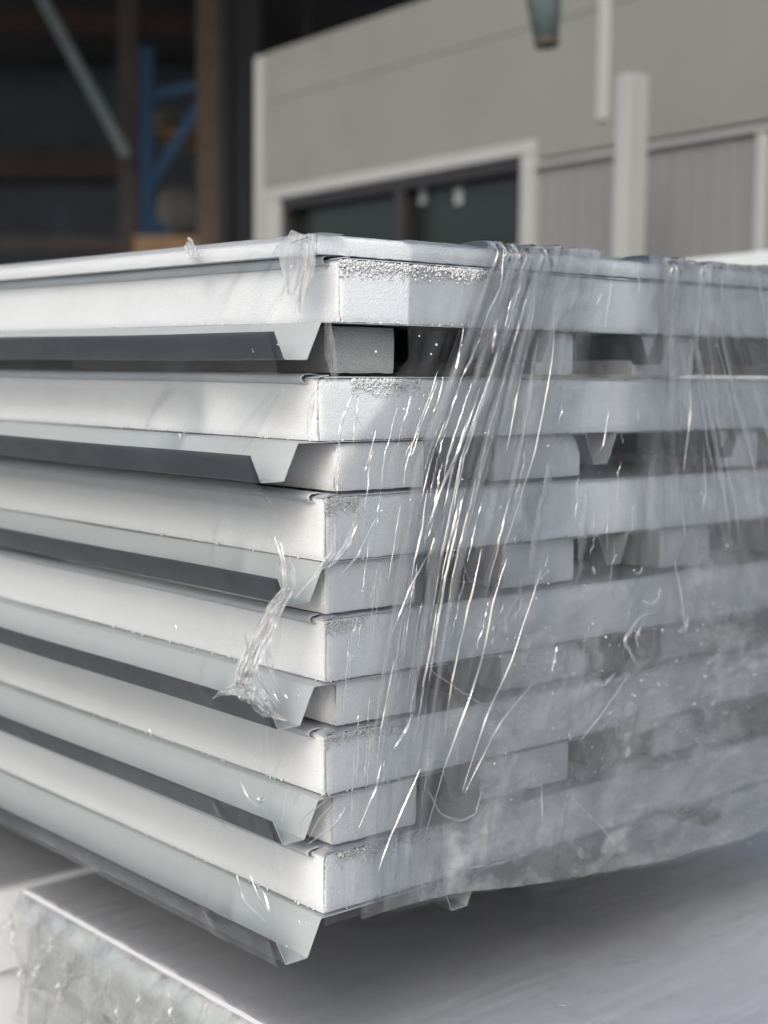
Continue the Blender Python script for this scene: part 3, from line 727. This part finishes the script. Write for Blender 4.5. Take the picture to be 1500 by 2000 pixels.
b_ = NB('window_glass'); b_.principled((.010, .014, .013), .25, normal=b_.bump(b_.noise(b_.obj(), 1.2), .01, .3)); GLASS = b_.m
bld = empty('clad_building', WA+Vector((0, 0, GZ0)), 'grey green clad building with white trims and a wide dark window', 'building')
utop, ztp = wl(508, 108); u9, z9 = wl(890, 0)
slope = (z9-ztp)/(u9-utop)
uw0, zw = wl(552, 388); uw1, _ = wl(1022, 318); zw -= .03; uf0, zf = wl(522, 372); uf1, zf1 = wl(1050, 275)
uj, zj = wl(1062, 322)
UEND = 7.5
WTOP = 2.0
zwin = zw
# upper boards: laid horizontally, 0.3 m high, their tops follow the roofline at the left end
zb = zj+.03; k = 0
CH = .60
while zb < WTOP+1.6:
    t_ = min(zb+CH-.002, ztp)
    if t_-zb > .03:
        wbox('clad_board', 0, UEND, zb, t_, -.08, 0, CLAD, bld)
    zb += CH
# board beside the window head and vertically ribbed sheets to the right of it
wbox('clad_board', uf0-.0, uf1, zf+.06, zj+.024, -.08, -.002, CLAD, bld)
usp = []
u = uf1+.005
while u < UEND:
    wbox('ribbed_sheet', u, u+.097, GZ0+.02, zj-.012, -.07, -.012+.0015*(k % 2), CLADV, bld, .004); u += .10; k += 1
wbox('wall_core', .0, UEND, GZ0+.001, zj, -.30, -.13, CLADV, bld)
wbox('wall_core', .0, UEND, zj+.002, ztp-.06, -.30, -.09, CLADV, bld)
wbox('trim_rail', uf1+.002, UEND, zj-.010, zj+.012, -.02, .02, TRIM, bld)
wbox('corner_trim', -.04, .03, GZ0, ztp-.01, -.12, .02, TRIM, bld)
wn_ = wbox('window', uw0-.02, uw1+.02, -1.0, zw+.02, -.10, -.09, GLASS, bld)
zwf = (zf+zf1)/2
wbox('window_head_trim', uf0, uf1, zw+.03, zwf, -.03, .03, TRIM, bld)
wbox('window_side_trim', uf0, uw0-.01, -1.2, zw+.028, -.03, .028, TRIM, bld)
wbox('window_side_trim', uw1+.012, uf1, -1.2, zw+.028, -.03, .028, TRIM, bld)
wbox('window_frame', uw0-.008, uw1+.01, zw-.03, zw+.027, -.08, .0, DARKFR, bld)
wbox('window_frame', uw0-.008, uw0+.03, -1.2, zw-.032, -.08, .0, DARKFR, bld)
wbox('window_frame', uw1-.025, uw1+.01, -1.2, zw-.032, -.08, .0, DARKFR, bld)
um = wl(778, 380)[0]
wbox('window_mullion', um-.03, um+.03, -1.2, zw-.032, -.08, .004, DARKFR, bld)
for px in (798, 868):
    u_, z_ = wl(px, 380); wbox('window_sticker', u_-.03, u_+.03, z_-.04, z_+.04, -.0895, -.088, m_plain('sticker', (.35, .38, .38), .4), bld, 0)
u_, z_ = wl(1178, 235); wbox('joint_strip', u_-.035, u_+.035, z_, WTOP+2, .0, .012, TRIM, bld)
u_, z_ = wl(1490, 300); wbox('joint_strip', u_-.025, u_+.025, GZ0, zj-.014, -.01, .012, TRIM, bld)
# free white post in front of the wall
p0 = atdepth(1236, 146, 5.6); pt = p0.z
o = bevbox('square_post', (.072, .10, pt-GZ0), TRIM, (p0.x, p0.y, (pt+GZ0)/2), WM, None, .006)
tag(o, 'pale square post standing in front of the clad wall at the right', 'post')
# pipe end above
TEAL = m_plain('teal_pipe', (.10, .135, .135), .5, .2, 8); RUST = m_plain('rusted', (.06, .045, .036), .8, .3, 10)
pp = empty('hanging_pipe', atdepth(1066, 90, 5.0), 'dark teal pipe end with a rusty rim hanging at the top of the picture', 'pipe')
def cone(name, p, q, r0, r1, mat, parent, seg=24):
    p, q = Vector(p), Vector(q); d = (q-p).normalized(); s = d.cross(Vector((1, 0, .1))).normalized(); t = d.cross(s)
    V = []
    for c, r in ((p, r0), (q, r1), (q, r1*.82), (p, r0*.82)):
        for i in range(seg): a = 2*math.pi*i/seg; V.append(c+s*math.cos(a)*r+t*math.sin(a)*r)
    F = []
    for k in range(4):
        for i in range(seg):
            j = (i+1) % seg; F.append((k*seg+i, k*seg+j, ((k+1) % 4)*seg+j, ((k+1) % 4)*seg+i))
    return mesh(name, V, F, mat, parent, True)
cone('pipe_body', atdepth(1052, -160, 5.0), atdepth(1067, 78, 5.0), .095, .040, TEAL, pp)
cone('pipe_rim', atdepth(1067, 77, 5.0), atdepth(1068, 92, 5.0), .043, .038, RUST, pp)

# ------------------------------------------------------------------ dark open hall at the left
HM = Matrix((RGT, FWD, Vector((0, 0, 1)))).transposed()
def hbox(name, x0, x1, y0, y1, dep, th, mat, parent=None, bev=.004, label=None, cat=None, group=None):
    """box facing the camera side, spanning picture columns/rows at a given depth"""
    a = atdepth(x0, y1, dep); b = atdepth(x1, y0, dep); c = (a+b)/2+FWD*th/2
    wdt = (b-a).dot(RGT)
    o = bevbox(name, (abs(wdt), th, abs(b.z-a.z)), mat, c, HM, parent, bev, 1)
    if label: tag(o, label, cat, group)
    return o
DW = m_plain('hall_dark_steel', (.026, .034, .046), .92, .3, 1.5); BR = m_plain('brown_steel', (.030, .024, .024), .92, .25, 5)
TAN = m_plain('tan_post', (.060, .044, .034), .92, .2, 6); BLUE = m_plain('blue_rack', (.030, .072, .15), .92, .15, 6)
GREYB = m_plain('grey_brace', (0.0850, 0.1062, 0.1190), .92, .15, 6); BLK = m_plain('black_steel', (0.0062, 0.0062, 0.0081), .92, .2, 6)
hall = empty('open_hall', atdepth(200, 700, 15), 'dark open fronted steel hall with ribbed back wall at the left', 'building')
# back wall ribs
x = -700
n = 0
while x < 1000:
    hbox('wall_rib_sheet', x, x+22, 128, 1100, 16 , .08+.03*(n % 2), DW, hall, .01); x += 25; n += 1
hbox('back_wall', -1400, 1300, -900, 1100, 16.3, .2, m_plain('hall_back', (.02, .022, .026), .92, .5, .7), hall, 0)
c = atdepth(-300, -900, 13); 
cr = CAM+FWD*12.2+RGT*1.0; cr.z = 4.75
bevbox('hall_roof', (24, 11.4, .2), DW, cr, HM, hall, 0)
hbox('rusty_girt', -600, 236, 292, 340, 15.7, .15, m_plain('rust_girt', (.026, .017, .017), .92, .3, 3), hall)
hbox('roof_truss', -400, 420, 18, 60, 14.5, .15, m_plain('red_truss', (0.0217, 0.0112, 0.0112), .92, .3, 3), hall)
s1 = hbox('bottom_rail', -500, 262, 462, 486, 12.6, .12, BR, hall)
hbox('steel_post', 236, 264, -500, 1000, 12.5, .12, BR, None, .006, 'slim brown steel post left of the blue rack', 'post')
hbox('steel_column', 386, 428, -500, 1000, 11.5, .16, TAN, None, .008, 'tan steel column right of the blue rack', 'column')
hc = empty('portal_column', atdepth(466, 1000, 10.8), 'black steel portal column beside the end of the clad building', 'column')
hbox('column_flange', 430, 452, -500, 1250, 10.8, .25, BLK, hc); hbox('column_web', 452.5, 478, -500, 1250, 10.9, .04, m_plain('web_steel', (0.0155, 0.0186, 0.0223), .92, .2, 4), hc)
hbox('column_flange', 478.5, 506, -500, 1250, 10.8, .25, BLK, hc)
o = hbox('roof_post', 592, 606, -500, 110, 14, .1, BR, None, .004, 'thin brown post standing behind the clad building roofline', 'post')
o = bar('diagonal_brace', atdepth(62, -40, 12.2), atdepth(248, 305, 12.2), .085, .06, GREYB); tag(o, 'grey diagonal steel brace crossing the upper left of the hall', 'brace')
rk = empty('storage_rack', atdepth(340, 900, 13), 'bright blue storage rack frame with a diagonal brace in the dark hall', 'rack')
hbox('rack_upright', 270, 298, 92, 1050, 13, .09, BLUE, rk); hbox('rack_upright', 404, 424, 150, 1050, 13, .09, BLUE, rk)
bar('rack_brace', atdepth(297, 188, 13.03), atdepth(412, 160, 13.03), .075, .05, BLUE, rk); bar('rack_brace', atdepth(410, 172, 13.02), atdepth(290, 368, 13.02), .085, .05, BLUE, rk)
bar('rack_brace', atdepth(292, 420, 13.02), atdepth(410, 560, 13.02), .08, .05, BLUE, rk)
def sack(name, px, py, dep, w_, h_, mat, label):
    bm = bmesh.new(); bmesh.ops.create_icosphere(bm, subdivisions=4, radius=1)
    for v in bm.verts:
        n_ = float(fbm(np.array(v.co.x*1.7+5), np.array(v.co.z*1.7+v.co.y), 5, 4)); v.co = Vector((math.copysign(abs(v.co.x)**.75, v.co.x)*w_, v.co.y*w_*.7, math.copysign(abs(v.co.z)**.7, v.co.z)*h_))*(.8+.45*n_)
    me = bpy.data.meshes.new(name); bm.to_mesh(me); bm.free(); me.materials.append(mat)
    for p in me.polygons: p.use_smooth = True
    o = bpy.data.objects.new(name, me); link(o); o.location = atdepth(px, py, dep); return tag(o, label, 'sack')
sack('bulk_sack', 344, 415, 13.6, .19, .24, m_plain('sack_cloth', (.15, .15, .15), .8), 'large pale sack on the lower level of the blue rack')
sack('small_sack', 325, 232, 13.6, .15, .08, m_plain('sack_brown', (.12, .11, .10), .8), 'small beige sack on the upper level of the blue rack')
for y_ in (250, 470): hbox('rack_shelf', 298.5, 440, y_, y_+12, 13.2, .9, m_plain('shelf_wood%d' % y_, (.20, .12, .06), .8), rk)
hbox('timber_crate', 262, 424, 461, 700, 12.0, .5, m_plain('crate_wood', (.16, .10, .055), .8, .25, 6), None, .006, 'orange brown timber crate below the blue rack, just above the stack top', 'crate')
